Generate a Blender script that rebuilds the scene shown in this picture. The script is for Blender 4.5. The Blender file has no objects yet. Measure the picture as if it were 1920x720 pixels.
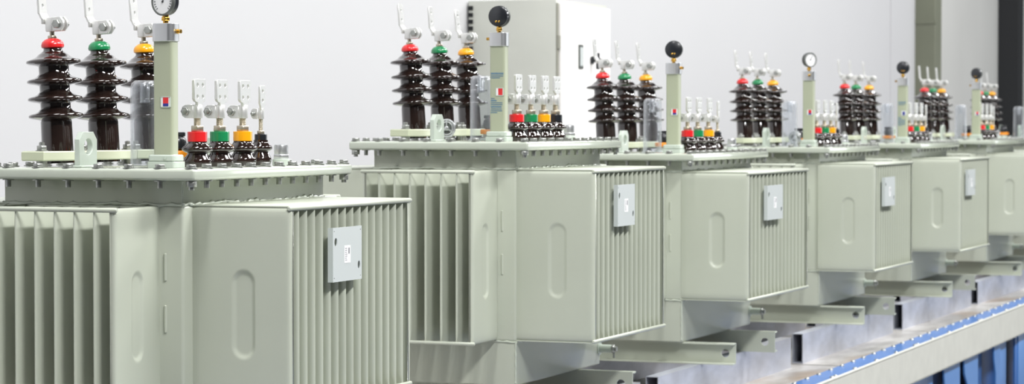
import bpy, bmesh, math, random
from mathutils import Vector, Matrix, noise
R = math.radians
random.seed(7)
SC = bpy.context.scene
COL = SC.collection

# ---------------------------------------------------------------- materials
def new_mat(name):
    m = bpy.data.materials.new(name); m.use_nodes = True
    return m, m.node_tree, m.node_tree.nodes['Principled BSDF']
def mat(name, col, rough=.5, metal=0., coat=0., bump=0., bscale=200., var=0., vscale=6., coat_rough=.1, spec=.5):
    m, nt, b = new_mat(name)
    b.inputs['Base Color'].default_value = (*col, 1)
    b.inputs['Roughness'].default_value = rough
    b.inputs['Metallic'].default_value = metal
    b.inputs['Coat Weight'].default_value = coat
    b.inputs['Coat Roughness'].default_value = coat_rough
    b.inputs['Specular IOR Level'].default_value = spec
    tc = nt.nodes.new('ShaderNodeTexCoord')
    if bump:
        n = nt.nodes.new('ShaderNodeTexNoise'); n.inputs['Scale'].default_value = bscale
        bp = nt.nodes.new('ShaderNodeBump'); bp.inputs['Strength'].default_value = bump; bp.inputs['Distance'].default_value = .002
        nt.links.new(tc.outputs['Object'], n.inputs['Vector'])
        nt.links.new(n.outputs['Fac'], bp.inputs['Height']); nt.links.new(bp.outputs['Normal'], b.inputs['Normal'])
    if var:
        n = nt.nodes.new('ShaderNodeTexNoise'); n.inputs['Scale'].default_value = vscale; n.inputs['Detail'].default_value = 5
        r = nt.nodes.new('ShaderNodeValToRGB')
        r.color_ramp.elements[0].position = .3; r.color_ramp.elements[1].position = .7
        r.color_ramp.elements[0].color = (*[c*(1-var) for c in col], 1)
        r.color_ramp.elements[1].color = (*[min(1, c*(1+var)) for c in col], 1)
        nt.links.new(tc.outputs['Object'], n.inputs['Vector'])
        nt.links.new(n.outputs['Fac'], r.inputs['Fac']); nt.links.new(r.outputs['Color'], b.inputs['Base Color'])
    return m
M = {}
PAINT = (.50, .53, .44)
M['paint'] = mat('pale_green_paint', PAINT, .38, coat=.35, bump=.05, bscale=60, var=.03, vscale=3, coat_rough=.18)
M['paint_lid'] = mat('glossy_green_lid_paint', (.51, .55, .465), .25, coat=.8, bump=.03, bscale=40, coat_rough=.07)
M['paint_light'] = mat('light_green_paint', (.50, .56, .49), .35, coat=.4)
M['paint_tube'] = mat('sage_tube_paint', (.39, .42, .30), .45, coat=.2)
M['paint_clamp'] = mat('cream_green_paint', (.50, .53, .39), .45, coat=.2)
M['porcelain'] = mat('brown_glazed_porcelain', (.018, .0098, .0078), .10, coat=1, var=.3, vscale=14, bump=.05, bscale=35, coat_rough=.04)
M['red'] = mat('red_plastic', (.68, .018, .02), .28, coat=.4)
M['green'] = mat('green_plastic', (.01, .22, .075), .28, coat=.4)
M['yellow'] = mat('amber_plastic', (.88, .37, .005), .28, coat=.4)
M['black'] = mat('black_plastic', (.012, .014, .018), .3, coat=.3)
M['tin'] = mat('tinned_metal', (.74, .74, .72), .40, metal=.7, bump=.05, bscale=120)
M['zinc'] = mat('zinc_plated_steel', (.38, .39, .37), .35, metal=.8, var=.2, vscale=60)
M['zinc_dark'] = mat('dark_steel', (.16, .17, .16), .45, metal=.7)
M['stud'] = mat('nickel_brass', (.50, .45, .36), .35, metal=.85)
M['brass'] = mat('brass', (.62, .36, .07), .25, metal=1)
M['alu'] = mat('brushed_aluminium', (.62, .63, .64), .32, metal=.85, bump=.04, bscale=90)
M['chrome'] = mat('chrome', (.82, .83, .84), .12, metal=1)
M['plate_grey'] = mat('grey_sheet_metal', (.58, .62, .61), .4, metal=.1, coat=.2)
M['white'] = mat('white_paper', (.85, .85, .85), .6)
M['ink'] = mat('grey_ink', (.25, .25, .27), .6)
M['blue_ink'] = mat('blue_ink', (.03, .16, .33), .5)
M['blue_plastic'] = mat('dark_blue_plastic', (.02, .03, .25), .4)
M['blue'] = mat('blue_machine_paint', (.045, .17, .50), .35, coat=.4, var=.08, vscale=5)
M['blue_light'] = mat('light_blue_machine_paint', (.09, .25, .60), .4, coat=.2)
M['blue_dark'] = mat('deep_blue_machine_paint', (.02, .09, .30), .5)
M['void'] = mat('black_steel', (.008, .009, .011), .7)
M['cream'] = mat('cream_painted_steel', (.66, .66, .60), .45, coat=.15, var=.05, vscale=9)
M['wall'] = mat('white_wall_paint', (.565, .565, .575), .7, bump=.04, bscale=30, var=.012, vscale=.7)
M['wall_dimmed'] = mat('wall_paint_dimmed', (.55, .55, .53), .75, var=.04, vscale=.8)  # light falling off down the hall, put into a greyer wall colour
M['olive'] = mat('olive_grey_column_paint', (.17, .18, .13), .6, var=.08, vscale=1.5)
M['floor'] = mat('grey_epoxy_floor', (.15, .155, .16), .4, var=.1, vscale=1.2)
M['cab'] = mat('grey_cabinet_paint', (.52, .53, .48), .5, var=.05, vscale=3)
M['cab_door'] = mat('white_cabinet_paint', (.90, .88, .86), .45, var=.03, vscale=3)
M['hinge'] = mat('grey_hinge_paint', (.30, .30, .25), .5)
M['amber'] = mat('orange_plastic', (.9, .30, .01), .35)

def galv(name, a, b_, stain, sc=5):
    m, nt, b = new_mat(name)
    tc = nt.nodes.new('ShaderNodeTexCoord')
    mp = nt.nodes.new('ShaderNodeMapping'); mp.inputs['Scale'].default_value = (sc, sc*.35, sc)
    n = nt.nodes.new('ShaderNodeTexNoise'); n.inputs['Scale'].default_value = 1.6; n.inputs['Detail'].default_value = 7; n.inputs['Roughness'].default_value = .62
    r = nt.nodes.new('ShaderNodeValToRGB'); e = r.color_ramp.elements
    e[0].position = .32; e[0].color = (*a, 1); e[1].position = .62; e[1].color = (*b_, 1)
    n2 = nt.nodes.new('ShaderNodeTexNoise'); n2.inputs['Scale'].default_value = .9; n2.inputs['Detail'].default_value = 4
    r2 = nt.nodes.new('ShaderNodeValToRGB'); r2.color_ramp.elements[0].position = .52; r2.color_ramp.elements[1].position = .72
    mx = nt.nodes.new('ShaderNodeMix'); mx.data_type = 'RGBA'
    L = nt.links.new
    L(tc.outputs['Object'], mp.inputs['Vector']); L(mp.outputs['Vector'], n.inputs['Vector']); L(mp.outputs['Vector'], n2.inputs['Vector'])
    L(n.outputs['Fac'], r.inputs['Fac']); L(n2.outputs['Fac'], r2.inputs['Fac'])
    L(r2.outputs['Color'], mx.inputs['Factor']); L(r.outputs['Color'], mx.inputs['A']); mx.inputs['B'].default_value = (*stain, 1)
    L(mx.outputs['Result'], b.inputs['Base Color'])
    b.inputs['Metallic'].default_value = .45; b.inputs['Roughness'].default_value = .42
    return m
M['galv'] = galv('galvanised_steel', (.38, .40, .46), (.54, .56, .63), (.36, .36, .38))
M['deck'] = galv('worn_steel_deck', (.36, .34, .33), (.62, .60, .58), (.34, .25, .18), 4)
def clear():
    m = bpy.data.materials.new('clear_plastic'); m.use_nodes = True; nt = m.node_tree; nt.nodes.clear()
    out = nt.nodes.new('ShaderNodeOutputMaterial'); tr = nt.nodes.new('ShaderNodeBsdfTransparent'); gl = nt.nodes.new('ShaderNodeBsdfGlossy')
    tr.inputs['Color'].default_value = (.93, .94, .95, 1); gl.inputs['Roughness'].default_value = .18; gl.inputs['Color'].default_value = (.9, .9, .92, 1)
    lw = nt.nodes.new('ShaderNodeLayerWeight'); lw.inputs['Blend'].default_value = .22
    mr = nt.nodes.new('ShaderNodeMapRange'); mr.inputs['To Min'].default_value = .03; mr.inputs['To Max'].default_value = .7
    df = nt.nodes.new('ShaderNodeBsdfDiffuse'); df.inputs['Color'].default_value = (.85, .86, .9, 1)
    m2 = nt.nodes.new('ShaderNodeMixShader'); m2.inputs['Fac'].default_value = .55
    mx = nt.nodes.new('ShaderNodeMixShader'); L = nt.links.new
    L(gl.outputs['BSDF'], m2.inputs[1]); L(df.outputs['BSDF'], m2.inputs[2])
    L(lw.outputs['Facing'], mr.inputs['Value']); L(mr.outputs['Result'], mx.inputs['Fac']); L(tr.outputs['BSDF'], mx.inputs[1]); L(m2.outputs['Shader'], mx.inputs[2]); L(mx.outputs['Shader'], out.inputs['Surface'])
    return m
M['clear'] = clear()

# ---------------------------------------------------------------- mesh helpers
def T(x=0, y=0, z=0): return Matrix.Translation((x, y, z))
def Rx(a): return Matrix.Rotation(R(a), 4, 'X')
def Ry(a): return Matrix.Rotation(R(a), 4, 'Y')
def Rz(a): return Matrix.Rotation(R(a), 4, 'Z')
def merge(bm, part, mtx=None):
    if mtx is not None: bmesh.ops.transform(part, matrix=mtx, verts=part.verts)
    me = bpy.data.meshes.new('tmp'); part.to_mesh(me); part.free()
    bm.from_mesh(me); bpy.data.meshes.remove(me)
def box(bm, x0, x1, y0, y1, z0, z1, bev=0, seg=2, mtx=None):
    p = bmesh.new(); bmesh.ops.create_cube(p, size=1)
    bmesh.ops.transform(p, matrix=T((x0+x1)/2, (y0+y1)/2, (z0+z1)/2) @ Matrix.Diagonal((x1-x0, y1-y0, z1-z0, 1)), verts=p.verts)
    if bev: bmesh.ops.bevel(p, geom=p.edges[:], offset=bev, segments=seg, affect='EDGES', profile=.5)
    merge(bm, p, mtx)
def lathe(bm, prof, n=32, mtx=None, caps=True):
    """prof: [(r, z)] bottom to top, capped when r > 0 at the ends."""
    p = bmesh.new(); rings = []
    for r, z in prof:
        if r < 1e-6: rings.append([p.verts.new((0, 0, z))])
        else: rings.append([p.verts.new((r*math.cos(2*math.pi*i/n), r*math.sin(2*math.pi*i/n), z)) for i in range(n)])
    for a, b in zip(rings, rings[1:]):
        for i in range(n):
            j = (i+1) % n
            if len(a) == 1 and len(b) == 1: continue
            if len(a) == 1: p.faces.new((a[0], b[j], b[i]))
            elif len(b) == 1: p.faces.new((a[i], a[j], b[0]))
            else: p.faces.new((a[i], a[j], b[j], b[i]))
    if caps and len(rings[0]) > 1: p.faces.new(rings[0][::-1])
    if caps and len(rings[-1]) > 1: p.faces.new(rings[-1])
    bmesh.ops.recalc_face_normals(p, faces=p.faces[:])
    merge(bm, p, mtx)
def ngon(bm, n, r, z0, z1, mtx=None, bev=0):
    p = bmesh.new()
    lo = [p.verts.new((r*math.cos(2*math.pi*i/n), r*math.sin(2*math.pi*i/n), z0)) for i in range(n)]
    hi = [p.verts.new((v.co.x, v.co.y, z1)) for v in lo]
    for i in range(n): p.faces.new((lo[i], lo[(i+1) % n], hi[(i+1) % n], hi[i]))
    p.faces.new(lo[::-1]); p.faces.new(hi)
    if bev: bmesh.ops.bevel(p, geom=p.edges[:], offset=bev, segments=1, affect='EDGES')
    merge(bm, p, mtx)
def plate(bm, outline, holes, t, mtx=None, bev=0, hn=16):
    """flat plate in the local XY plane, thickness t along Z (0..t); holes: (x, y, rx, ry)"""
    p = bmesh.new(); es = []
    def loop(pts):
        vs = [p.verts.new((x, y, 0)) for x, y in pts]
        for i in range(len(vs)): es.append(p.edges.new((vs[i], vs[(i+1) % len(vs)])))
    loop(outline)
    for hx, hy, rx, ry in holes:
        loop([(hx+rx*math.cos(2*math.pi*i/hn), hy+ry*math.sin(2*math.pi*i/hn)) for i in range(hn)])
    bmesh.ops.triangle_fill(p, use_beauty=True, use_dissolve=False, edges=es)
    ex = bmesh.ops.extrude_face_region(p, geom=p.faces[:])
    bmesh.ops.translate(p, verts=[g for g in ex['geom'] if isinstance(g, bmesh.types.BMVert)], vec=(0, 0, t))
    bmesh.ops.recalc_face_normals(p, faces=p.faces[:])
    if bev:
        bmesh.ops.bevel(p, geom=[e for e in p.edges if e.is_manifold and e.calc_face_angle(0) > 1.2], offset=bev, segments=1, affect='EDGES')
    merge(bm, p, mtx)
def rrect(w, h, r, n=5):
    pts = []
    for cx, cy, a0 in ((w/2-r, h/2-r, 0), (-w/2+r, h/2-r, 90), (-w/2+r, -h/2+r, 180), (w/2-r, -h/2+r, 270)):
        for k in range(n+1):
            a = R(a0+90*k/n); pts.append((cx+r*math.cos(a), cy+r*math.sin(a)))
    return pts
def tube(bm, pts, r, n=10, rs=None):
    p = bmesh.new(); rings = []
    pts = [Vector(q) for q in pts]
    for i, q in enumerate(pts):
        d = (pts[min(i+1, len(pts)-1)]-pts[max(i-1, 0)]).normalized()
        a = Vector((0, 0, 1)) if abs(d.z) < .9 else Vector((1, 0, 0))
        u = d.cross(a).normalized(); v = d.cross(u)
        rr = rs[i] if rs else r
        rings.append([p.verts.new(q+u*rr*math.cos(2*math.pi*k/n)+v*rr*math.sin(2*math.pi*k/n)) for k in range(n)])
    for a, b in zip(rings, rings[1:]):
        for k in range(n): p.faces.new((a[k], a[(k+1) % n], b[(k+1) % n], b[k]))
    p.faces.new(rings[0][::-1]); p.faces.new(rings[-1])
    bmesh.ops.recalc_face_normals(p, faces=p.faces[:])
    merge(bm, p)
def to_mesh(bm, name, m, smooth=40):
    me = bpy.data.meshes.new(name)
    bmesh.ops.recalc_face_normals(bm, faces=bm.faces[:])
    bm.to_mesh(me); bm.free()
    me.materials.append(M[m] if isinstance(m, str) else m)
    if smooth:
        me.shade_smooth() if hasattr(me, 'shade_smooth') else None
        me.set_sharp_from_angle(angle=R(smooth))
    return me
def link(name, me, parent=None, loc=(0, 0, 0), rot=None, label=None, mtx=None):
    o = bpy.data.objects.new(name, me); COL.objects.link(o)
    if parent: o.parent = parent
    if mtx is not None: o.matrix_local = mtx
    else:
        o.location = loc
        if rot: o.rotation_euler = rot
    if label: o['label'] = label
    return o
def thing(o, label, cat, group=None):
    o['label'] = label; o['category'] = cat
    if group: o['group'] = group
    return o
def struct(name, bm, m, smooth=0):
    o = link(name, to_mesh(bm, name, m, smooth)); o['kind'] = 'structure'; return o
CACHE = {}
def cached(key, fn):
    if key not in CACHE: CACHE[key] = fn()
    return CACHE[key]

# ---------------------------------------------------------------- transformer part meshes
def me_bolt():
    bm = bmesh.new()
    lathe(bm, [(.0165, 0), (.0165, .0022)], 20)
    ngon(bm, 6, .0135, .0022, .0115, bev=.0012)
    lathe(bm, [(.0072, -.050), (.0072, -.0325), (.0155, -.0325), (.0155, -.0302), (.0066, -.0302), (.0066, .001)], 16)
    return to_mesh(bm, 'flange_bolt', 'zinc')
def me_bolt_nut():
    bm = bmesh.new()
    lathe(bm, [(.0165, 0), (.0165, .0022)], 20)
    ngon(bm, 6, .0135, .0022, .0115, bev=.0012)
    ngon(bm, 6, .0145, -.046, -.030, bev=.001)
    lathe(bm, [(.0075, -.054), (.0070, .001)], 10)
    return to_mesh(bm, 'flange_bolt', 'zinc')

def me_hv_body():
    # axis along z from 0 (lid) upwards
    pr = [(.050, .008), (.050, .030), (.0425, .034), (.0420, .120)]
    for zr in (.134, .180, .2275, .280):
        pr += [(.0405, zr-.010), (.046, zr-.0075), (.066, zr-.004), (.0725, zr-.001), (.0735, zr+.003), (.0715, zr+.0065), (.060, zr+.010), (.048, zr+.0150), (.0405, zr+.022)]
    pr += [(.034, .306), (.026, .312), (.0245, .322), (.0, .322)]
    bm = bmesh.new(); lathe(bm, pr, 40); return to_mesh(bm, 'high_voltage_bushing', 'porcelain', 50)
def me_hv_cap():
    bm = bmesh.new()
    lathe(bm, [(.024, .318), (.0300, .321), (.0310, .327), (.0285, .335), (.0215, .342), (.0150, .345), (.0, .345)], 28)
    return bm
def me_hv_stem():
    bm = bmesh.new()
    ngon(bm, 6, .0135, .344, .353, bev=.001); lathe(bm, [(.0065, .352), (.0065, .380)], 12)
    return to_mesh(bm, 'stem', 'stud')
def me_hv_clamp():
    bm = bmesh.new()
    box(bm, -.013, .012, -.013, .013, .364, .402, .003)            # collar round the stem
    pl = bmesh.new(); plate(pl, [(0, -.019), (.030, -.019), (.039, -.008), (.039, .008), (.030, .019), (0, .019)], [], .008, bev=.001)
    merge(bm, pl, T(.008, -.004, .383) @ Rx(90))
    pl = bmesh.new(); plate(pl, [(0, -.019), (.030, -.019), (.039, -.008), (.039, .008), (.030, .019), (0, .019)], [], .006, bev=.001)
    merge(bm, pl, T(.008, .012, .383) @ Rx(90))
    return to_mesh(bm, 'terminal_clamp', 'tin')
def me_hv_bolt():
    bm = bmesh.new()
    ngon(bm, 6, .0125, .0, .009, T(.028, -.012, .383) @ Rx(90), .001)
    lathe(bm, [(.017, 0), (.017, .003)], 20, T(.028, .012, .383) @ Rx(-90))
    ngon(bm, 6, .0125, .003, .012, T(.028, .012, .383) @ Rx(-90), .001)
    lathe(bm, [(.007, -.026), (.007, .020)], 12, T(.028, .012, .383) @ Rx(-90))
    return to_mesh(bm, 'clamp_bolt', 'zinc')
def me_hv_palm():
    bm = bmesh.new()
    # strip in the YZ plane, slightly joggled outward (-X) above the clamp
    box(bm, -.013, -.006, -.016, .016, .386, .408, .0015)
    pl = bmesh.new()
    plate(pl, [(-.020, 0), (.020, 0), (.020, .074), (.013, .080), (-.013, .080), (-.020, .074)],
          [(0, .022, .0055, .0055), (0, .056, .0055, .0055)], .006, bev=.0008)
    merge(bm, pl, T(-.0195, 0, .414) @ Rz(90) @ Rx(90))
    p = bmesh.new()                                               # the joggle
    a = [(-.013, .400), (-.0065, .400), (-.0137, .4165), (-.0193, .4165)]
    lo = [p.verts.new((x, -.018, z)) for x, z in a]; hi = [p.verts.new((x, .018, z)) for x, z in a]
    for i in range(4): p.faces.new((lo[i], lo[(i+1) % 4], hi[(i+1) % 4], hi[i]))
    p.faces.new(lo[::-1]); p.faces.new(hi); bmesh.ops.recalc_face_normals(p, faces=p.faces[:])
    merge(bm, p)
    return to_mesh(bm, 'terminal_palm', 'tin')

def me_lv_body(k):
    pr = [(.034, 0), (.038, .010), (.0385, .016), (.036, .022), (.027, .034), (.0265, .037), (.034, .040), (.0405, .044), (.0415, .048), (.039, .053), (.030, .060), (.026, .064), (.026, .070), (.0, .070)]
    bm = bmesh.new(); lathe(bm, [(r*k, z) for r, z in pr], 32); return to_mesh(bm, 'low_voltage_bushing', 'porcelain', 60)
def me_lv_parts(k, big, col):
    """returns dict of meshes; z from the lid"""
    d = {}
    bm = bmesh.new(); z0, z1 = (.068, .094) if big else (.068, .086)
    rr = .0262 if big else .0175
    lathe(bm, [(rr, z0), (rr, z1-.001), (rr-.001, z1), (0, z1)], 32); d['phase_band'] = to_mesh(bm, 'phase_band', col)
    bm = bmesh.new(); s = 1 if big else .62
    ngon(bm, 6, .0185*s, z1, z1+.016*s, bev=.0012)
    zz = z1+.016*s
    zc = .130 if big else .128
    pr = []
    z = zz
    while z < zc+.004:
        pr += [(.0088*s+.0008, z), (.0088*s-.0004, z+.0015)]; z += .003
    lathe(bm, pr, 14); d['stem'] = to_mesh(bm, 'stem', 'stud')
    bm = bmesh.new(); h = .036 if big else .030; c = zc+h/2
    lathe(bm, [(.0115*s+.002, zc), (.0125*s+.002, zc+.002), (.0125*s+.002, zc+h-.002), (.011*s+.002, zc+h)], 20, T(0, 0, 0))
    for dy, t in ((-.012*s, .009), (.012*s, .009)):
        pl = bmesh.new(); plate(pl, [(0, -h/2), (-.024*s, -h/2), (-.034*s, -h/3.2), (-.034*s, h/3.2), (-.024*s, h/2), (0, h/2)], [], t*s, bev=.001)
        merge(bm, pl, T(-.004, dy+t*s/2, c) @ Rx(90))
    d['terminal_clamp'] = to_mesh(bm, 'terminal_clamp', 'tin')
    bm = bmesh.new()
    ngon(bm, 6, .0110*s+.001, 0, .007, T(-.024*s-.002, -.0165*s, c) @ Rx(90), .001)
    lathe(bm, [(.006*s+.001, .006), (.006*s+.001, .011), (.003, .013)], 12, T(-.024*s-.002, -.0165*s, c) @ Rx(90))
    ngon(bm, 6, .0110*s+.001, 0, .008, T(-.024*s-.002, .0165*s, c) @ Rx(-90), .001)
    lathe(bm, [(.005*s, 0), (.005*s, .036*s)], 10, T(-.024*s-.002, -.0175*s, c) @ Rx(-90))
    d['clamp_bolt'] = to_mesh(bm, 'clamp_bolt', 'zinc')
    bm = bmesh.new(); zp = zc+h+.008
    if big:
        w, ht = .062, .060
        ol = [(-.012, -.014), (.012, -.014), (.014, -.002), (w/2-.007, 0), (w/2, .007), (w/2, ht-.004), (w/2-.004, ht), (-w/2+.004, ht), (-w/2, ht-.004), (-w/2, .007), (-w/2+.007, 0), (-.014, -.002)]
        hs = [(sx*.0145, y, .0055, .0055) for sx in (-1, 1) for y in (.013, .044)]
        th = .0085
    else:
        w, ht = .032, .056
        ol = [(-.009, -.014), (.009, -.014), (.011, -.002), (w/2, .004), (w/2, ht-.004), (w/2-.004, ht), (-w/2+.004, ht), (-w/2, ht-.004), (-w/2, .004), (-.011, -.002)]
        hs = [(0, .014, .0052, .0052), (0, .040, .0052, .0052)]
        th = .006
    plate(bm, ol, hs, th, T(.001, 0, zp) @ Rz(90) @ Rx(90), bev=.0008)
    d['terminal_palm'] = to_mesh(bm, 'terminal_palm', 'tin')
    return d

def fin_mesh(depth, z0, z1, t):
    """one cooling fin: extends along +X from 0 to depth, thickness along Y, pinched at its ends"""
    bm = bmesh.new(); rings = []
    lv = [(z0, .30), (z0+.010, .42), (z0+.030, .95), (z0+.045, 1), (z1-.045, 1), (z1-.030, .95), (z1-.010, .42), (z1, .30)]
    for z, k in lv:
        h = t/2*k
        loop = [(-.004, -h*1.15), (.02, -h), (depth-h*1.6, -h)]
        for i in range(1, 6):
            a = R(-90+180*i/6); loop.append((depth-h*1.6+h*1.6*math.cos(a), h*math.sin(a)))
        loop += [(depth-h*1.6, h), (.02, h), (-.004, h*1.15)]
        rings.append([bm.verts.new((x, y, z)) for x, y in loop])
    n = len(rings[0])
    for a, b in zip(rings, rings[1:]):
        for i in range(n): bm.faces.new((a[i], a[(i+1) % n], b[(i+1) % n], b[i]))
    bm.faces.new(rings[0][::-1]); bm.faces.new(rings[-1])
    return to_mesh(bm, 'cooling_fin', 'paint', 45)
def end_panel_mesh(depth, z0, z1, t, cu, w, s0, s1, side):
    """outer fin with a pressed upright slot: outer face towards side*Y"""
    bm = bmesh.new()
    us = sorted(set([round(x, 5) for x in [-.004, .004, .012, .024] + [cu-w/2-.012+i*(w+.024)/34 for i in range(35)] + [depth-.024, depth-.012, depth-.005, depth-.0015, depth]]))
    zs = sorted(set([round(x, 5) for x in [z0, z0+.002, z0+.006, z0+.014, z0+.03, z0+.045] + [s0-.012+i*.0045 for i in range(int((w+.02)/.0045))] + [s1+.012-i*.0045 for i in range(int((w+.02)/.0045))] + [z1-.045, z1-.03, z1-.014, z1-.006, z1-.002, z1]]))
    r = w/2
    def off(u, z):
        cz = min(max(z, s0+r), s1-r); d = math.hypot(u-cu, z-cz)
        k = min(max((r+.004-d)/.015, 0), 1); k = k*k*(3-2*k)
        e = -.0055*k
        rim = math.exp(-((d-r-.002)/.004)**2)*.0002
        e += rim
        for q, L in ((depth-u, .010), (z-z0, .014), (z1-z, .014)):
            if q < L: e -= (1-math.sqrt(max(0, 1-(1-q/L)**2)))*min(t*.9, L)
        if u < .024: e -= .004*(1-u/.024)**2 if u > 0 else .004
        return e
    g = [[bm.verts.new((u, side*(t/2+off(u, z)), z)) for u in us] for z in zs]
    for i in range(len(zs)-1):
        for j in range(len(us)-1): bm.faces.new((g[i][j], g[i][j+1], g[i+1][j+1], g[i+1][j]))
    bk = [bm.verts.new((u, -side*t/2, z)) for u, z in ((us[0], z0), (us[-1], z0), (us[-1], z1), (us[0], z1))]
    # walls
    bm.faces.new([g[0][j] for j in range(len(us))]+[bk[1], bk[0]])
    bm.faces.new([g[-1][j] for j in range(len(us))][::-1]+[bk[3], bk[2]])
    bm.faces.new([g[i][-1] for i in range(len(zs))]+[bk[2], bk[1]])
    bm.faces.new([g[i][0] for i in range(len(zs))][::-1]+[bk[0], bk[3]])
    bm.faces.new(bk)
    return to_mesh(bm, 'end_fin', 'paint', 50)
def bank(parent, key, depth, n, pitch, z0, z1, cover, mtx, cu, w, tfin=.0105):
    """corrugated radiator: local X outward, Y along the wall centred on 0"""
    L = (n-1)*pitch
    def hdr():
        bm = bmesh.new()
        box(bm, -.008, .006, -L/2, L/2, z0, z1, .003)
        for z in (z0+.004, z1-.004):
            tube(bm, [(depth-.001, -L/2-.010, z), (depth-.001, -L/2-.007, z), (depth-.001, L/2+.007, z), (depth-.001, L/2+.010, z)], .0062, 12, rs=[.004, .0062, .0062, .004])
        if cover:
            box(bm, -.01, depth+.001, -L/2-.004, L/2+.004, z1-.002, z1+.003, .002)
            box(bm, -.01, depth+.001, -L/2-.004, L/2+.004, z0-.003, z0+.002, .002)
        return to_mesh(bm, 'radiator', 'paint')
    rad = link('radiator', cached(('hdr',)+key, hdr), parent, mtx=mtx)
    fm = cached(('fin',)+key, lambda: fin_mesh(depth, z0+.002, z1-.003, tfin))
    cz = (z0+z1)/2; hh = (z1-z0)*.215
    s0, s1 = cz-.015-hh, cz-.015+hh
    ea = cached(('ea',)+key, lambda: end_panel_mesh(depth, z0, z1, tfin, cu, w, s0, s1, -1))
    eb = cached(('eb',)+key, lambda: end_panel_mesh(depth, z0, z1, tfin, cu, w, s0, s1, 1))
    for i in range(n):
        y = -L/2+i*pitch
        if i == 0: link('end_fin', ea, rad, (0, y, 0), label='flat outer fin with a pressed upright slot')
        elif i == n-1: link('end_fin', eb, rad, (0, y, 0), label='flat outer fin with a pressed upright slot')
        else: link('cooling_fin', fm, rad, (0, y, 0))
    return rad

def bead(bm, a, b, r=.004, step=.012, wob=.002, seed=0):
    a, b = Vector(a), Vector(b); n = max(3, int((b-a).length/step)); pts = []; rs = []
    for i in range(n+1):
        q = a.lerp(b, i/n); q.z += wob*noise.noise(q*40+Vector((seed, 0, 0)))*2
        pts.append(q); rs.append(r*(1+.45*math.sin(i*2.4+seed)))
    tube(bm, pts, r, 7, rs)

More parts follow.
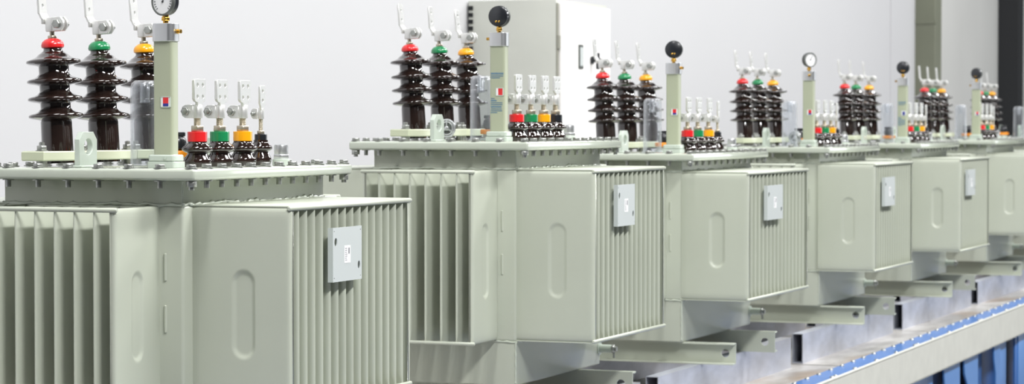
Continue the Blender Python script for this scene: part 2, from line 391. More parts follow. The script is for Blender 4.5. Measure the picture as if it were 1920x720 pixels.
TW = .268           # half width of the tank across the row
XC, ZB = -3.445, .684
def make_transformer(spec):
    Y0, L, zl, f0, f1 = spec['Y0'], spec['L'], spec['lid'], spec['f0'], spec['f1']
    root = bpy.data.objects.new('power_transformer', None); COL.objects.link(root)
    root.location = (XC, Y0, ZB); root.empty_display_size = .2
    thing(root, spec['label'], 'transformer', None)
    z = lambda v: v-ZB                      # world height -> local
    LZ = z(zl); tb = .030; Zb = z(spec.get('base', .774))
    zf0, zf1 = z(f0), z(f1)
    # ---- tank
    bm = bmesh.new()
    box(bm, -TW, TW, 0, L, Zb, LZ-tb+.001, .006, 3)
    box(bm, -TW-.003, TW+.003, -.003, L+.003, zf0-.004, zf1+.002, .009, 3)
    link('tank', to_mesh(bm, 'tank', 'paint'), root)
    e = .001
    for zz, rr in ((zf1+.003, .0045), (zf0-.005, .0035)):
        for k, (a, b, st, wb) in enumerate((((TW+e, 0, zz), (TW+e, L, zz), .014, .004), ((-TW, -e, zz), (TW, -e, zz), .016, .003), ((-TW-e, 0, zz), (-TW-e, L, zz), .03, .002), ((-TW, L+e, zz), (TW, L+e, zz), .03, .002))):
            bm = bmesh.new(); bead(bm, a, b, rr, st, wb, k+1); link('weld_bead', to_mesh(bm, 'weld_bead', 'paint_lid', 60), root)
    for a, b, rr in (((TW-.001, .001, Zb+.01), (TW-.001, .001, zf0-.006), .0035), ((TW-.002, .002, zf1+.004), (TW-.002, .002, LZ-tb-.002), .0025)):
        bm = bmesh.new(); bead(bm, a, b, rr, .012, .001, 8); link('weld_bead', to_mesh(bm, 'weld_bead', 'paint_lid', 60), root)
    # stitch welds on the near wall
    h = zf1-zf0
    def stitch():
        b = bmesh.new(); tube(b, [(0, 0, -.036), (0, 0, -.034), (0, 0, 0), (0, 0, .034), (0, 0, .036)], .004, 10, [.002, .004, .0045, .004, .002]); return to_mesh(b, 'stitch_weld', 'paint')
    for k in (.445, .70):
        link('stitch_weld', cached('stitch', stitch), root, (TW-.049, -.003, zf0+h*k))
    # ---- radiators
    nx = spec['nx']; px = spec['pxl']/(nx-1)
    yc = spec['py']+spec['pxl']/2
    bank(root, ('x', nx, round(px, 4), round(zf0, 3), round(zf1, 3)), .282, nx, px, zf0, zf1, True, T(TW+.003, yc, 0), .150, .064, .016)
    bank(root, ('x', nx, round(px, 4), round(zf0, 3), round(zf1, 3)), .282, nx, px, zf0, zf1, True, T(-TW-.003, yc, 0) @ Rz(180), .150, .064, .016)
    bank(root, ('y', round(zf0, 3), round(zf1, 3)), .228, 8, .0573, zf0, zf1, False, T(0, -.003, 0) @ Rz(-90), .118, .056, .009)
    bank(root, ('y', round(zf0, 3), round(zf1, 3)), .228, 8, .0573, zf0, zf1, False, T(0, L+.003, 0) @ Rz(90), .118, .056, .009)
    # ---- lid
    lx, y0, y1 = .336, -.062, L+.050
    bm = bmesh.new(); box(bm, -lx, lx, y0, y1, LZ-tb, LZ, .008, 4)
    link('lid', to_mesh(bm, 'lid', 'paint_lid'), root)
    b1, b2 = cached('bolt', me_bolt), cached('boltn', me_bolt_nut)
    nb = spec['nb']; ins = .019
    for i in range(nb):
        yy = y0+ins+(y1-y0-2*ins)*i/(nb-1)
        for sx in (-1, 1):
            link('flange_bolt', b2 if i in (0, nb-1) else b1, root, (sx*(lx-ins), yy, LZ), (0, 0, random.random()*3))
    for i in range(1, 7):
        xx = -lx+ins+(2*lx-2*ins)*i/7
        for yy in (y0+ins, y1-ins): link('flange_bolt', b1, root, (xx, yy, LZ), (0, 0, random.random()*3))
    # ---- lifting lugs
    def lug():
        b = bmesh.new()
        plate(b, [(-.044, 0), (.044, 0), (.044, .074), (.026, .094), (-.026, .094), (-.044, .074)], [(0, .055, .021, .021)], .016, T(-.008, 0, 0) @ Rz(90) @ Rx(90), .0012, 24)
        box(b, -.016, .016, -.048, .048, 0, .006, .003)
        return to_mesh(b, 'lifting_lug', 'paint_light')
    lg = cached('lug', lug)
    dyL = spec.get('lugy', .045)
    for yy in (dyL, L-.06): link('lifting_lug', lg, root, (-.045, yy, LZ))
    # ---- high voltage side
    hx = -.205
    hv = spec['hv']
    hb, hs, hc, hbo, hp = cached('hvb', me_hv_body), cached('hvs', me_hv_stem), cached('hvc', me_hv_clamp), cached('hvbo', me_hv_bolt), cached('hvp', me_hv_palm)
    sp = (hv[2]-hv[0])/2
    for yy, c in zip(hv, ('red', 'green', 'yellow')):
        b = link('high_voltage_bushing', hb, root, (hx, yy, LZ), (0, R(-3.0+random.uniform(-.4, .4)), 0))
        link('phase_cap', cached('cap'+c, lambda: to_mesh(me_hv_cap(), 'phase_cap', c, 50)), b, label={'red': 'red', 'green': 'green', 'yellow': 'yellow'}[c]+' domed cap')
        link('stem', hs, b); link('terminal_clamp', hc, b, rot=(0, 0, R(-6))); link('clamp_bolt', hbo, b, rot=(0, 0, R(-6))); link('terminal_palm', hp, b, rot=(0, R(-1.5), 0))
    def clampbar(w):
        b = bmesh.new()
        plate(b, [(-.038, -w/2+.001), (.030, -w/2+.001), (.056, -w/2+.045), (.056, w/2-.045), (.030, w/2-.001), (-.038, w/2-.001), (-.056, w/2-.045), (-.056, -w/2+.045)], [(0, 0, .046, .046)], .026, T(0, 0, .016), .003, 32)
        return to_mesh(b, 'bushing_clamp', 'paint_clamp')
    cm = cached(('cl', round(sp, 3)), lambda: clampbar(sp))
    def pillar():
        b = bmesh.new(); lathe(b, [(.015, 0), (.015, .0155), (.007, .0155), (.007, .042), (.0165, .042), (.0165, .0445)], 16)
        ngon(b, 6, .0145, .044, .057, bev=.001); lathe(b, [(.0075, .055), (.0075, .065), (.005, .067)], 12); return to_mesh(b, 'clamp_stud', 'zinc')
    pm = cached('pil', pillar)
    for yy in hv: link('bushing_clamp', cm, root, (hx, yy, LZ))
    for yy in (hv[0]-sp/2+.022, hv[0]+sp/2-.022, hv[1]-sp/2+.022, hv[1]+sp/2-.022, hv[2]-sp/2+.022, hv[2]+sp/2-.022): link('clamp_stud', pm, root, (hx+.012, yy, LZ))
    # ---- low voltage side
    lvx = .195
    for i, (yy, c) in enumerate(zip(spec['lv'][:4], ('red', 'green', 'yellow', 'black'))):
        big = i < 3 or spec.get('bigN', False)
        b = link('low_voltage_bushing', cached(('lvb', big), lambda: me_lv_body(1 if big else .78)), root, (lvx, yy, LZ))
        for nme, me in cached(('lv', big, c), lambda: me_lv_parts(1, big, c)).items():
            link(nme, me, b, label=(c+' band') if nme == 'phase_band' else None)
    # ---- oil filler cap
    def filler():
        b = bmesh.new()
        lathe(b, [(.025, 0), (.025, .014), (.023, .016), (0, .016)], 28)
        return to_mesh(b, 'filler_neck', 'paint_light')
    def fcap():
        b = bmesh.new()
        ngon(b, 6, .024, .016, .028, bev=.001); lathe(b, [(.0195, .028), (.0200, .030), (.0200, .050), (.0185, .055), (.013, .058), (0, .0585)], 28)
        return to_mesh(b, 'filler_cap', 'alu')
    fo = link('oil_filler', cached('fill', filler), root, (lvx, spec['lv'][4], LZ)); link('filler_cap', cached('fcap', fcap), fo)
    # ---- gauge tube
    g = link('gauge_tube', cached('gt', me_gauge_tube), root, (.170, spec['gy'], LZ))
    link('tube_base', cached('gtb', me_gauge_base), g)
    link('tube_head', cached('gth', me_gauge_head), g)
    w = link('level_window', cached('gw', me_window), g, (.010, -.0195, .172))
    link('window_frame', cached('gwf', me_window_frame), g, (.010, -.0195, .172))
    link('level_float', cached(('gwr', spec['float']), lambda: me_float(spec['float'])), g, (.010, -.0195, .172), label='coloured level indicator')
    a = spec['nip']
    link('brass_nipple', cached('nip', me_nipple), g, (0, 0, .372), (0, 0, R(a)))
    d = link('dial_gauge', cached('dg', me_dial_case), g, (0, 0, .398), (0, 0, R(spec['dial'])))
    link('dial_face', cached('dgf', me_dial_face), d, label='white dial with black marks')
    link('dial_bezel', cached('dgb', me_dial_bezel), d)
    link('dial_screws', cached('dgs', me_dial_screws), d)
    link('brass_fitting', cached('dgt', me_dial_fitting), d)
    if spec.get('text'): link('printed_text', cached('ptxt', me_text), g, label='small blue printed lines')
    # ---- clear cover
    c = link('clear_cover', cached('cc', me_cover), root, (.090, spec['cy'], LZ))
    link('inner_tube', cached('cci', me_cover_inner), c)
    # ---- tap changer and handwheel
    kx, ky = spec['knob']
    k = link('tap_changer', cached('tap', me_tap), root, (kx, ky, LZ)); link('orange_ring', cached('tapr', me_tap_ring), k); link('knob', cached('tapk', me_tap_knob), k)
    if 'wheel' in spec:
        wx, wy = spec['wheel']
        k = link('handwheel_valve', cached('hwv', me_wheel_body), root, (wx, wy, LZ)); link('handwheel', cached('hw', me_wheel), k); link('wheel_dark_back', cached('hwh', me_wheel_dark_back), k)
    # ---- nameplate bracket
    ny0, ny1, nz0, nz1 = spec['np']
    w_, h_ = ny1-ny0, nz1-nz0
    bm = bmesh.new()
    wa, ha = w_/2, h_/2
    plate(bm, [(-wa, -ha), (wa, -ha), (wa, ha), (-wa, ha)], [(-wa*.80, ha*.47, .008*w_/.18, .011), (wa*.80, -ha*.45, .008*w_/.18, .011)] + [(sx*(wa-.008), sz*(ha-.010), .0022, .0022) for sx in (-1, 1) for sz in (-1, 1)], .003, None, 0)
    for yy in (-wa, wa-.003): box(bm, yy, yy+.003, -ha, ha, -.012, 0)
    np_ = link('nameplate_bracket', to_mesh(bm, 'nameplate_bracket', 'plate_grey'), root, mtx=T(TW+.003+.282+.018, (ny0+ny1)/2, z((nz0+nz1)/2)) @ Rz(90) @ Rx(90))
    bm = bmesh.new(); box(bm, -.020, .018, -.024, .022, .003, .0036)
    st = link('label_sticker', to_mesh(bm, 'label_sticker', 'white', 0), np_, label='small white paper sticker')
    bm = bmesh.new()
    for i in range(7):
        yy = .014-i*.0052; box(bm, -.016, -.016+random.uniform(.008, .015), yy, yy+.0018, .0036, .0038)
    box(bm, .004, .012, .000, .016, .0036, .0038); 
    link('sticker_print', to_mesh(bm, 'sticker_print', 'ink', 0), np_)
    # ---- drain valve
    dr = link('drain_valve', cached('drain', me_drain), root, (TW-.012, L-.010, Zb+.060)); link('drain_plug', cached('drp', me_drain_plug), dr)
    # ---- skids
    for yy, s in ((spec['sk'][0], -1), (spec['sk'][1], 1)):
        bm = bmesh.new(); H = Zb; w0 = .040; t = .006
        x0, x1 = -.42, .480
        ol = [(x0, 0), (x1, 0), (x1, H), (x0, H)]
        plate(bm, ol, [(x1-.045, H*.50, .017, .017), (x0+.045, H*.5, .017, .017)], t, T(0, t/2, 0) @ Rx(90), 0, 20)
        ys = sorted((0, s*w0))
        for zz in (0, H-t*1.2): box(bm, x0, x1, ys[0], ys[1], zz, zz+t*1.2, .0015)
        sk = link('skid_channel', to_mesh(bm, 'skid_channel', 'paint'), root, (0, yy, 0))
    return root

def me_gauge_tube():
    bm = bmesh.new()
    p = bmesh.new(); plate(p, rrect(.056, .038, .007), [], .300, None); merge(bm, p, T(0, 0, .030))
    return to_mesh(bm, 'gauge_tube', 'paint_tube')
def me_gauge_base():
    bm = bmesh.new()
    plate(bm, rrect(.080, .064, .006), [], .016, T(0, 0, 0), .001); plate(bm, rrect(.076, .060, .008), [], .018, T(0, 0, .0165), .003)
    lathe(bm, [(.004, 0), (.004, .002)], 12, T(.014, -.030, .026) @ Rx(90))
    return to_mesh(bm, 'tube_base', 'paint_light')
def me_gauge_head():
    bm = bmesh.new(); plate(bm, rrect(.064, .050, .016, 8), [], .047, T(0, 0, .330), .0012); return to_mesh(bm, 'tube_head', 'alu', 30)
def me_window():
    bm = bmesh.new(); box(bm, -.0125, .0125, -.0006, .002, -.0125, .0125); return to_mesh(bm, 'level_window', 'white', 0)
def me_window_frame():
    bm = bmesh.new()
    for a in ((-.0145, .0145, -.0145, -.0122), (-.0145, .0145, .0122, .0145), (-.0145, -.0125, -.0145, .0145), (.0125, .0145, -.0145, .0145)):
        box(bm, a[0], a[1], -.0014, .002, a[2], a[3])
    return to_mesh(bm, 'window_frame', 'paint_light', 0)
def me_float(kind):
    bm = bmesh.new()
    if kind == 'red': box(bm, -.005, .0110, -.0012, .001, -.0115, .0115); return to_mesh(bm, 'level_float', 'red', 0)
    if kind == 'blue': box(bm, -.008, .0080, -.0012, .001, -.0115, .0085); return to_mesh(bm, 'level_float', 'blue_plastic', 0)
    box(bm, -.0075, .0085, -.0012, .001, -.004, .0115); me = None
    n = len(bm.faces)
    box(bm, -.0075, .0085, -.0012, .001, -.0115, -.004)
    me = to_mesh(bm, 'level_float', 'red', 0); me.materials.append(M['blue_plastic'])
    for f in me.polygons:
        if f.index >= n: f.material_index = 1
    return me
def me_nipple():
    bm = bmesh.new()
    lathe(bm, [(.0045, .026), (.0045, .034), (.0065, .034), (.0065, .038), (.004, .038), (.004, .042), (.0055, .043), (.0055, .046), (.002, .047)], 12, T(0, 0, -.016) @ Ry(90)); return to_mesh(bm, 'brass_nipple', 'brass')
def me_dial_case():       # dial faces local -Y
    bm = bmesh.new(); lathe(bm, [(.030, -.014), (.0355, -.011), (.0355, .010), (0, .010)], 40, T(0, 0, .036) @ Rx(90)); return to_mesh(bm, 'dial_gauge', 'black')
def me_dial_bezel():
    bm = bmesh.new()
    lathe(bm, [(.0362, .004), (.0375, .006), (.0375, .013), (.0355, .0155), (.0325, .0155), (.0325, .0115)], 40, T(0, 0, .036) @ Rx(90), caps=False); return to_mesh(bm, 'dial_bezel', 'zinc_dark')
def me_dial_face():
    bm = bmesh.new(); lathe(bm, [(.0325, .0100), (.0325, .0118), (0, .0118)], 40, T(0, 0, .036) @ Rx(90)); n = len(bm.faces)
    for i in range(19):
        a = R(225-i*15)
        m = T(0, -.0118, .036) @ Ry(-math.degrees(a)); box(bm, .024, .029, -.0006, 0, -.0008, .0008, mtx=m)
    box(bm, -.004, .022, -.0012, 0, -.0009, .0009, mtx=T(0, -.0118, .036) @ Ry(-60))
    lathe(bm, [(.003, 0), (.003, .0016)], 12, T(0, -.0118, .036) @ Rx(90))
    me = to_mesh(bm, 'dial_face', 'white', 0); me.materials.append(M['black'])
    for f in me.polygons:
        if f.index >= n: f.material_index = 1
    return me
def me_dial_screws():
    bm = bmesh.new()
    for x in (-.0055, .0055): lathe(bm, [(.0036, 0), (.0036, .002), (.002, .003)], 12, T(x, .014, .017) @ Rx(-90))
    return to_mesh(bm, 'dial_screws', 'brass')
def me_dial_fitting():
    bm = bmesh.new(); lathe(bm, [(.007, -.022), (.007, -.012)], 16); ngon(bm, 6, .0115, -.014, -.004, bev=.001); lathe(bm, [(.0085, -.004), (.0085, .003)], 16)
    return to_mesh(bm, 'brass_fitting', 'brass')
def me_text():
    bm = bmesh.new(); rnd = random.Random(3)
    for z0, rows in ((.238, ((.0062, .046), (.0030, .046), (.0030, .034))), (.150, ((.0028, .014), (.0050, .022), (.0028, .042), (.0028, .042), (.0052, .036), (.0028, .040), (.0028, .040), (.0030, .024)))):
        z = z0
        for h, w in rows:
            x = -.023
            while x < -.023+w:
                cw = h*rnd.uniform(.5, .85)
                box(bm, x, x+cw, -.0196, -.0188, z-h, z-h*.62); box(bm, x, x+cw, -.0196, -.0188, z-h*.40, z)
                x += cw+h*.22
            z -= h+.0035
    return to_mesh(bm, 'printed_text', 'blue_ink', 0)
def me_cover():
    bm = bmesh.new(); r = .039; t = .0022
    lathe(bm, [(r-t, .002), (r+.006, .002), (r+.006, .007), (r, .009), (r-.001, .212), (r-.004, .222), (r-.010, .227), (r-.014, .229), (.018, .229), (.016, .2265), (.0, .2265)] , 40)
    p = bmesh.new(); lathe(p, [(.0, .2240), (r-.014, .2240), (r-.010-t, .2235), (r-.003-t, .212), (r-t, .009), (r-t, .002)], 40)
    bmesh.ops.reverse_faces(p, faces=p.faces[:])
    # keep only the inner shell without caps
    for f in [f for f in p.faces if len(f.verts) > 4]: p.faces.remove(f)
    merge(bm, p)
    for f in [f for f in bm.faces if len(f.verts) > 4]: bm.faces.remove(f)
    me = bpy.data.meshes.new('clear_cover'); bm.to_mesh(me); bm.free(); me.materials.append(M['clear'])
    me.shade_smooth(); me.set_sharp_from_angle(angle=R(50)); return me
def me_cover_inner():
    bm = bmesh.new()
    lathe(bm, [(.0130, .170), (.0130, .2235), (.0105, .2235), (.0105, .172), (.0, .172)], 20)
    me = bpy.data.meshes.new('inner_tube'); bmesh.ops.recalc_face_normals(bm, faces=bm.faces[:]); bm.to_mesh(me); bm.free(); me.materials.append(M['clear']); me.shade_smooth(); return me
def me_tap():
    bm = bmesh.new(); lathe(bm, [(.038, 0), (.038, .010), (.030, .012), (.028, .024), (0, .024)], 28); return to_mesh(bm, 'tap_changer', 'paint_light')
def me_tap_ring():
    bm = bmesh.new(); lathe(bm, [(.026, .024), (.037, .024), (.038, .027), (.038, .038), (.036, .041), (0, .041)], 28); return to_mesh(bm, 'orange_ring', 'amber')
def me_tap_knob():
    bm = bmesh.new(); lathe(bm, [(.020, .041), (.026, .046), (.0275, .058), (.026, .072), (.020, .080), (0, .083)], 24)
    box(bm, -.026, .026, -.005, .005, .080, .092, .003); return to_mesh(bm, 'knob', 'black')
def me_wheel_body():
    bm = bmesh.new(); lathe(bm, [(.020, 0), (.020, .006), (.011, .008), (.011, .045), (0, .045)], 20)
    lathe(bm, [(.012, -.020), (.012, .016), (.006, .018), (.006, .030), (0, .030)], 16, T(0, 0, .045) @ Rx(90)); return to_mesh(bm, 'handwheel_valve', 'zinc')
def me_wheel():
    bm = bmesh.new(); m = T(0, -.030, .045) @ Rx(90); 
    p = bmesh.new()
    for rr, tt in ((.030, .0038), (.0225, .0032)):
        q = bmesh.new(); rings = []
        for i in range(36):
            a = 2*math.pi*i/36
            rings.append([q.verts.new(((rr+tt*math.cos(b))*math.cos(a), (rr+tt*math.cos(b))*math.sin(a), tt*math.sin(b))) for b in [2*math.pi*k/8 for k in range(8)]])
        for i in range(36):
            A, B = rings[i], rings[(i+1) % 36]
            for k in range(8): q.faces.new((A[k], B[k], B[(k+1) % 8], A[(k+1) % 8]))
        bmesh.ops.recalc_face_normals(q, faces=q.faces[:]); merge(bm, q, m)
    for a in (90, 210, 330): box(bm, .004, .028, -.003, .003, -.002, .003, .001, mtx=m @ Rz(a))
    lathe(bm, [(.008, -.004), (.008, .005), (.005, .007)], 16, m)
    return to_mesh(bm, 'handwheel', 'alu')
def me_wheel_dark_back():
    bm = bmesh.new(); lathe(bm, [(.0255, -.006), (.0255, -.003), (0, -.003)], 36, T(0, -.030, .045) @ Rx(90)); return to_mesh(bm, 'wheel_dark_back', 'zinc_dark')  # dark disc added behind the wheel to shade the gaps between spokes
def me_drain():
    bm = bmesh.new()
    lathe(bm, [(.024, 0), (.024, .006)], 20, T(.010, 0, 0) @ Ry(90)); lathe(bm, [(.0155, .004), (.0155, .052), (.0, .052)], 20, T(.010, 0, 0) @ Ry(90))
    return to_mesh(bm, 'drain_valve', 'paint_light')
def me_drain_plug():
    bm = bmesh.new(); ngon(bm, 6, .0165, .052, .064, T(.010, 0, 0) @ Ry(90), .001); lathe(bm, [(.010, .062), (.010, .072)], 14, T(.010, 0, 0) @ Ry(90))
    lathe(bm, [(.004, -.034), (.005, 0)], 10, T(.070, 0, 0))
    return to_mesh(bm, 'drain_plug', 'zinc')

# ---------------------------------------------------------------- the row
TX = -3.177
SP = [
 dict(Y0=5.724, L=.830, lid=1.562, f0=.940, f1=1.465, nx=17, py=.050, pxl=.745, nb=12, hv=(.168, .412, .662), lv=(.213, .338, .471, .579, .704), gy=.090, cy=.120,
      knob=(.012, .43), dial=-10, nip=0, float='both', np=(.253, .431, 1.261, 1.404), sk=(.09, .70),
      label='largest and nearest pale green transformer, cut off by the left edge of the picture'),
 dict(Y0=8.06, L=.862, lid=1.615, f0=.932, f1=1.518, nx=16, py=.006, pxl=.755, nb=12, hv=(.215, .475, .735), lv=(.194, .329, .457, .577, .723), gy=.090, cy=.120, bigN=True,
      knob=(.04, .335), wheel=(-.040, .15), dial=180, nip=180, float='red', np=(.184, .366, 1.321, 1.465), sk=(.09, .62), text=True,
      label='second transformer from the front, with blue print on its gauge tube and a silver handwheel'),
 dict(Y0=9.924, L=1.012, lid=1.553, f0=.952, f1=1.476, nx=17, py=.000, pxl=.925, nb=13, hv=(.41, .70, .995), lv=(.304, .447, .601, .736, .956), gy=.190, cy=.150,
      knob=(.025, .50), dial=192, nip=-12, float='both', np=(.205, .445, 1.275, 1.419), sk=(.07, .662), lugy=.17,
      label='third transformer from the front, small orange ring left of its gauge tube'),
 dict(Y0=12.137, L=.960, lid=1.560, f0=.952, f1=1.478, nx=17, py=-.015, pxl=.82, nb=13, hv=(.33, .615, .905), lv=(.23, .38, .51, .62, .79), gy=.170, cy=.100,
      knob=(.075, .34), wheel=(.085, .25), dial=50, nip=-75, float='both', np=(.10, .32, 1.268, 1.411), sk=(.08, .73), lugy=.15,
      label='fourth transformer from the front, white gauge dial turned towards the aisle'),
 dict(Y0=14.20, L=.960, lid=1.563, f0=.952, f1=1.475, nx=17, py=-.015, pxl=.82, nb=13, hv=(.40, .68, .99), lv=(.26, .42, .56, .69, .79), gy=.200, cy=.150,
      knob=(.025, .47), dial=188, nip=180, float='blue', np=(.08, .29, 1.266, 1.413), sk=(.12, .77), lugy=.15, text=True,
      label='fifth transformer from the front, whose gauge stands before the olive column'),
 dict(Y0=16.40, L=.960, lid=1.568, f0=.955, f1=1.478, nx=17, py=-.015, pxl=.82, nb=13, hv=(.36, .63, .91), lv=(.20, .35, .50, .60, .73), gy=.150, cy=.040,
      knob=(.04, .50), dial=160, nip=180, float='both', np=(.08, .29, 1.266, 1.413), sk=(.12, .77), lugy=.12,
      label='sixth transformer from the front, its fins cut off by the right picture edge'),
 dict(Y0=18.42, L=.960, lid=1.568, f0=.955, f1=1.478, nx=17, py=-.015, pxl=.82, nb=13, hv=(.24, .46, .70), lv=(.24, .38, .52, .63, .78), gy=.150, cy=.100,
      knob=(-.02, .10), dial=20, nip=0, float='both', np=(.08, .29, 1.266, 1.413), sk=(.12, .77), lugy=.15,
      label='farthest transformer, just brown insulators and clear cover showing at the right edge'),
]
for s in SP: make_transformer(s)

# ---------------------------------------------------------------- bench, deck and support tubes
DZ = .543
ends = [(5.0, 7.02), (7.22, 9.18), (9.40, 11.36), (11.57, 13.44), (13.67, 15.56), (15.77, 17.66), (17.88, 19.9)]
ordn = ['nearest', 'second', 'third', 'fourth', 'fifth', 'sixth', 'farthest']
for i, (a, b) in enumerate(ends):
    for x1, side in ((-3.105, 'aisle'), (-3.595, 'wall')):
        bm = bmesh.new(); x0 = x1-.052; t = .0035
        o = [(x0, DZ), (x1, DZ), (x1, ZB-.0005), (x0, ZB-.0005)]; n = [(x0+t, DZ+t), (x1-t, DZ+t), (x1-t, ZB-t), (x0+t, ZB-t)]
        V = [[bm.verts.new((x, y, z)) for x, z in l] for y in (a, b) for l in (o, n)]
        O0, N0, O1, N1 = V
        for k in range(4):
            j = (k+1) % 4
            bm.faces.new((O0[k], O0[j], O1[j], O1[k])); bm.faces.new((N0[k], N0[j], N1[j], N1[k]))
            bm.faces.new((O0[k], O0[j], N0[j], N0[k])); bm.faces.new((O1[k], O1[j], N1[j], N1[k]))
        o_ = link('support_tube', to_mesh(bm, 'support_tube', 'galv', 0))
        for v in o_.data.vertices: v.co -= Vector(((x0+x1)/2, (a+b)/2, DZ))
        o_.location = ((x0+x1)/2, (a+b)/2, DZ)
        nm = ordn[i]+' transformer' + ('' if i in (0, 6) else ' from the front')
        thing(o_, f'galvanised tube on the deck under the {side} side of the {nm}', 'steel tube', 'galvanised tubes carrying the transformers')

bench = bpy.data.objects.new('conveyor_bench', None); COL.objects.link(bench); bench.location = (-3.4, 12.5, 0)
thing(bench, 'long conveyor bench with worn steel deck, blue bolted edge strip and cream side beam', 'bench')
BX = -3.4; ang = R(.55)
for i, (a, b) in enumerate(ends):
    g = (ends[i+1][0]-.03) if i+1 < len(ends) else 22.
    bm = bmesh.new(); box(bm, -.75, .53, a-.02-12.5, g-.03-12.5, DZ-.012, DZ, .001)
    link('deck_plate', to_mesh(bm, 'deck_plate', 'deck'), bench)
edge = bpy.data.objects.new('edge_assembly', None)
def edge_part(name, bm, m, smooth=0, label=None):
    return link(name, to_mesh(bm, name, m, smooth), bench, mtx=Rz(.45), label=label)
EX = BX*-1-2.745      # local x of the outer face
y0, y1 = -8.0, 10.0
bm = bmesh.new(); box(bm, EX-.006, EX, y0, y1, .392, .566, .001); box(bm, EX-.05, EX, y0, y1, .392, .398); box(bm, EX-.022, EX, y0, y1, .560, .566)
edge_part('side_beam', bm, 'cream', label='cream steel side beam')
bm = bmesh.new(); box(bm, EX-.152, EX-.012, y0, y1, DZ-.004, .5555, .002); box(bm, EX-.152, EX-.146, y0, y1, .40, DZ)
edge_part('edge_strip', bm, 'blue', label='blue painted edge strip')
bm = bmesh.new(); y = y0+.2; k = 0
def rivet():
    b = bmesh.new(); lathe(b, [(.0115, 0), (.0115, .002), (.009, .006), (.004, .008), (0, .0085)], 12); return to_mesh(b, 'rivet', 'zinc')
rv = rivet()
yy = y0+4.2; k = 0
while yy < y1-1.5:
    for dx, dy in ((-.047, 0),) + (((-.047, .06),) if k % 4 == 1 else ()) + ((-.135, .11), (-.135, .33)):
        q = Rz(.45) @ Vector((EX+dx, yy+dy, .5555)); link('rivet', rv, bench, tuple(q))
    yy += .43; k += 1
# blue upright structure below the side beam
def post(ya, yb, xo, m, z0=0, z1=.40, d=.012):
    b = bmesh.new(); box(b, EX-xo-d, EX-xo, ya-12.5, yb-12.5, z0, z1, .002); link('frame_post', to_mesh(b, 'frame_post', m), bench, mtx=Rz(.45))
def gusset(ya, yb, xo, narrow):
    w = yb-ya; b = bmesh.new()
    pts = [(0, 0), (0, .22), (-w*.35, .30), (-w*.45, .40), (w, .40), (w, 0)]
    plate(b, [(p[0]+0, p[1]) for p in pts], [], .012, T(EX-xo, ya-12.5, 0) @ Rz(90) @ Rx(90), .002)
    link('gusset', to_mesh(b, 'gusset', 'blue_light'), bench, mtx=Rz(.45))
b = bmesh.new(); box(b, EX-.20, EX-.17, y0, y1, 0, .39)
link('back_panel', to_mesh(b, 'back_panel', 'blue_dark', 0), bench, mtx=Rz(.45), label='deep blue inner panel')
for rep in (-3.07, 0, 3.07, 6.14):
    post(12.50+rep, 13.00+rep, .045, 'blue_light'); post(12.45+rep, 13.04+rep, .055, 'blue')
    gusset(13.50+rep-.16, 13.66+rep-.02, .040, 1)
    gusset(14.02+rep-.14, 14.16+rep, .040, 1)
    post(13.72+rep, 13.83+rep, .10, 'blue')
    post(14.30+rep, 14.66+rep, .10, 'blue')
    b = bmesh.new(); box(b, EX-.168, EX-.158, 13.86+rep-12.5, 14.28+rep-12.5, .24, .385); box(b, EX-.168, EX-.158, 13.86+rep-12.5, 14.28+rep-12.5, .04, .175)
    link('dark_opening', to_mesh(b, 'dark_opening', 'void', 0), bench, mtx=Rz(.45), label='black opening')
    gusset(14.72+rep, 14.86+rep, .040, 1)
    post(14.86+rep, 15.14+rep, .045, 'blue_light')
for yy in (-7.5, -3.5, .5, 4.5, 8.5):
    b = bmesh.new(); box(b, -.73, -.65, yy, yy+.08, 0, DZ-.012, .004); link('support_leg', to_mesh(b, 'support_leg', 'blue'), bench)
b = bmesh.new(); box(b, -.75, -.70, y0, y1, .42, DZ-.012, .003); box(b, -.70, EX-.2, -7.4, -7.32, .40, .53); box(b, -.70, EX-.2, 8.5, 8.58, .40, .53)
link('under_frame', to_mesh(b, 'under_frame', 'blue'), bench)

# ---------------------------------------------------------------- cabinet against the wall
cab = bpy.data.objects.new('electrical_cabinet', None); COL.objects.link(cab); cab.location = (-4.93, 12.88, 0)
thing(cab, 'tall grey steel electrical cabinet with white door and black handle against the wall', 'cabinet')
bm = bmesh.new(); box(bm, -.262, .238, -.40, .40, 0, 2.33, .004)
link('cabinet_body', to_mesh(bm, 'cabinet_body', 'cab'), cab)
bm = bmesh.new(); box(bm, .240, .262, -.375, .395, .10, 2.31, .005); link('cabinet_door', to_mesh(bm, 'cabinet_door', 'cab_door'), cab, label='white door'); dr = bpy.context.scene.objects['cabinet_door']
bm = bmesh.new(); box(bm, 0, .006, -.035, .035, -.065, .065, .002); f = link('meter_window', to_mesh(bm, 'meter_window', 'zinc_dark', 0), dr, (.262, -.090, 2.035))
bm = bmesh.new(); box(bm, .006, .008, -.020, .024, -.050, .050); link('window_pane', to_mesh(bm, 'window_pane', 'plate_grey', 0), dr, (.262, -.090, 2.035))
bm = bmesh.new(); lathe(bm, [(.022, 0), (.022, .010), (.012, .012), (.012, .035)], 16, Ry(90)); box(bm, .030, .045, -.014, .014, -.050, .040, .004); box(bm, .034, .062, -.008, .008, -.008, .008, .002)
link('door_handle', to_mesh(bm, 'door_handle', 'black'), dr, (.262, .085, 2.02))
bm = bmesh.new()
box(bm, .238, .246, -.399, -.378, .10, 2.31)
for zz in (.5, 1.3, 2.07): lathe(bm, [(.010, 0), (.010, .07)], 12, T(.250, -.392, zz))
link('hinge_strip', to_mesh(bm, 'hinge_strip', 'hinge'), cab)
bm = bmesh.new()
for k in range(60): box(bm, -.260, -.235, -.406, -.400, 2.28-k*.036, 2.28-k*.036+.022)
link('vent_slots', to_mesh(bm, 'vent_slots', 'void', 0), cab, label='row of black slots')

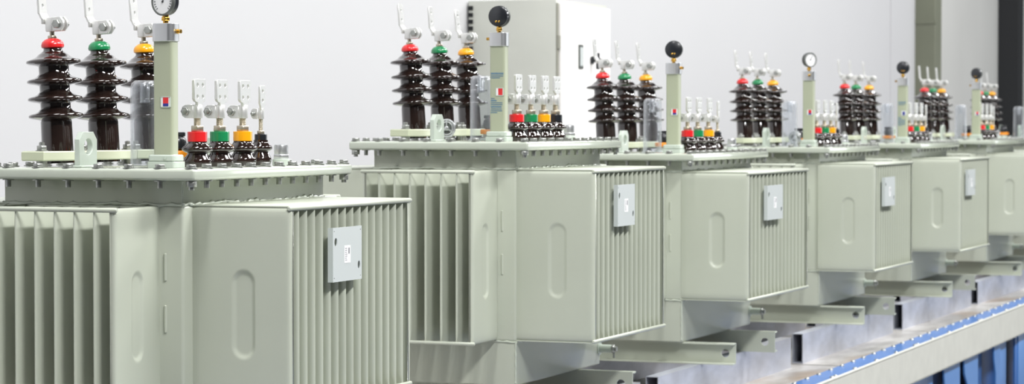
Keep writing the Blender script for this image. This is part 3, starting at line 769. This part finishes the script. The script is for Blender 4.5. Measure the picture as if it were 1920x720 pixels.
# ---------------------------------------------------------------- room shell
bm = bmesh.new(); box(bm, -12, 14, -6, 48, -.1, 0); struct('floor', bm, 'floor')
bm = bmesh.new(); box(bm, -5.40, -5.20, -6, 23.32, 0, 7); struct('wall_left', bm, 'wall')
bm = bmesh.new(); box(bm, -5.20, -5.19, 22.35, 23.32, 0, 7, .004); struct('trim_1', bm, 'wall')
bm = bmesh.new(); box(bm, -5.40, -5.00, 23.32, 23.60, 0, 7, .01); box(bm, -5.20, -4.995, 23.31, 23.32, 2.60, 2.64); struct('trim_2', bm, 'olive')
bm = bmesh.new(); box(bm, -5.40, -5.00, 23.60, 26.40, 0, 7, .01); struct('wall_back', bm, 'wall_dimmed')
bm = bmesh.new(); box(bm, -5.40, -4.78, 26.40, 26.65, 0, 7, .01); struct('trim_3', bm, 'void')
bm = bmesh.new(); box(bm, -5.40, -4.80, 26.65, 48, 0, 7, .01); struct('wall_far', bm, 'wall_dimmed')

# ---------------------------------------------------------------- light: hall lamps, skylight, side windows, sky
def area(name, loc, rot, sx, sy, power, col=(1, 1, 1)):
    l = bpy.data.lights.new(name, 'AREA'); l.shape = 'RECTANGLE'; l.size = sx; l.size_y = sy; l.energy = power; l.color = col
    o = bpy.data.objects.new(name, l); COL.objects.link(o); o.location = loc; o.rotation_euler = rot; return o
for y, k in ((4, 1.45), (9, 1), (14, 1.1), (19, .95), (24, .7)):
    area('hall_lamp', (-2.6, y, 6.8), (0, 0, 0), .6, 2.4, 150*k)
    area('hall_lamp', (1.5, y-1, 6.2), (0, R(30), 0), .6, 2.4, 320*k)
area('side_window', (8.0, 34, 2.1), (0, R(90), 0), 2.2, 24, 600, (.93, .97, 1))
w = bpy.data.worlds.new('daylight'); SC.world = w; w.use_nodes = True
bg = w.node_tree.nodes['Background']; bg.inputs['Color'].default_value = (.90, .95, 1, 1); bg.inputs['Strength'].default_value = .05

# ---------------------------------------------------------------- camera
cam = bpy.data.cameras.new('camera'); co = bpy.data.objects.new('camera', cam); COL.objects.link(co); SC.camera = co
F = 4738.
cam.sensor_fit = 'HORIZONTAL'; cam.sensor_width = 36; cam.lens = 36*F/1920; cam.clip_end = 200
co.location = (0, 0, 1.68)
co.rotation_euler = (R(90)-math.atan(130/F), 0, R(21.6))
cam.dof.use_dof = True; cam.dof.focus_distance = 7.0; cam.dof.aperture_fstop = 7.0
SC.view_settings.view_transform = 'Standard'; SC.view_settings.look = 'None'
SC.view_settings.gamma = 1; SC.view_settings.use_curve_mapping = False
SC.view_settings.exposure = 0.0
SC.cycles.max_bounces = 10; SC.cycles.transmission_bounces = 8
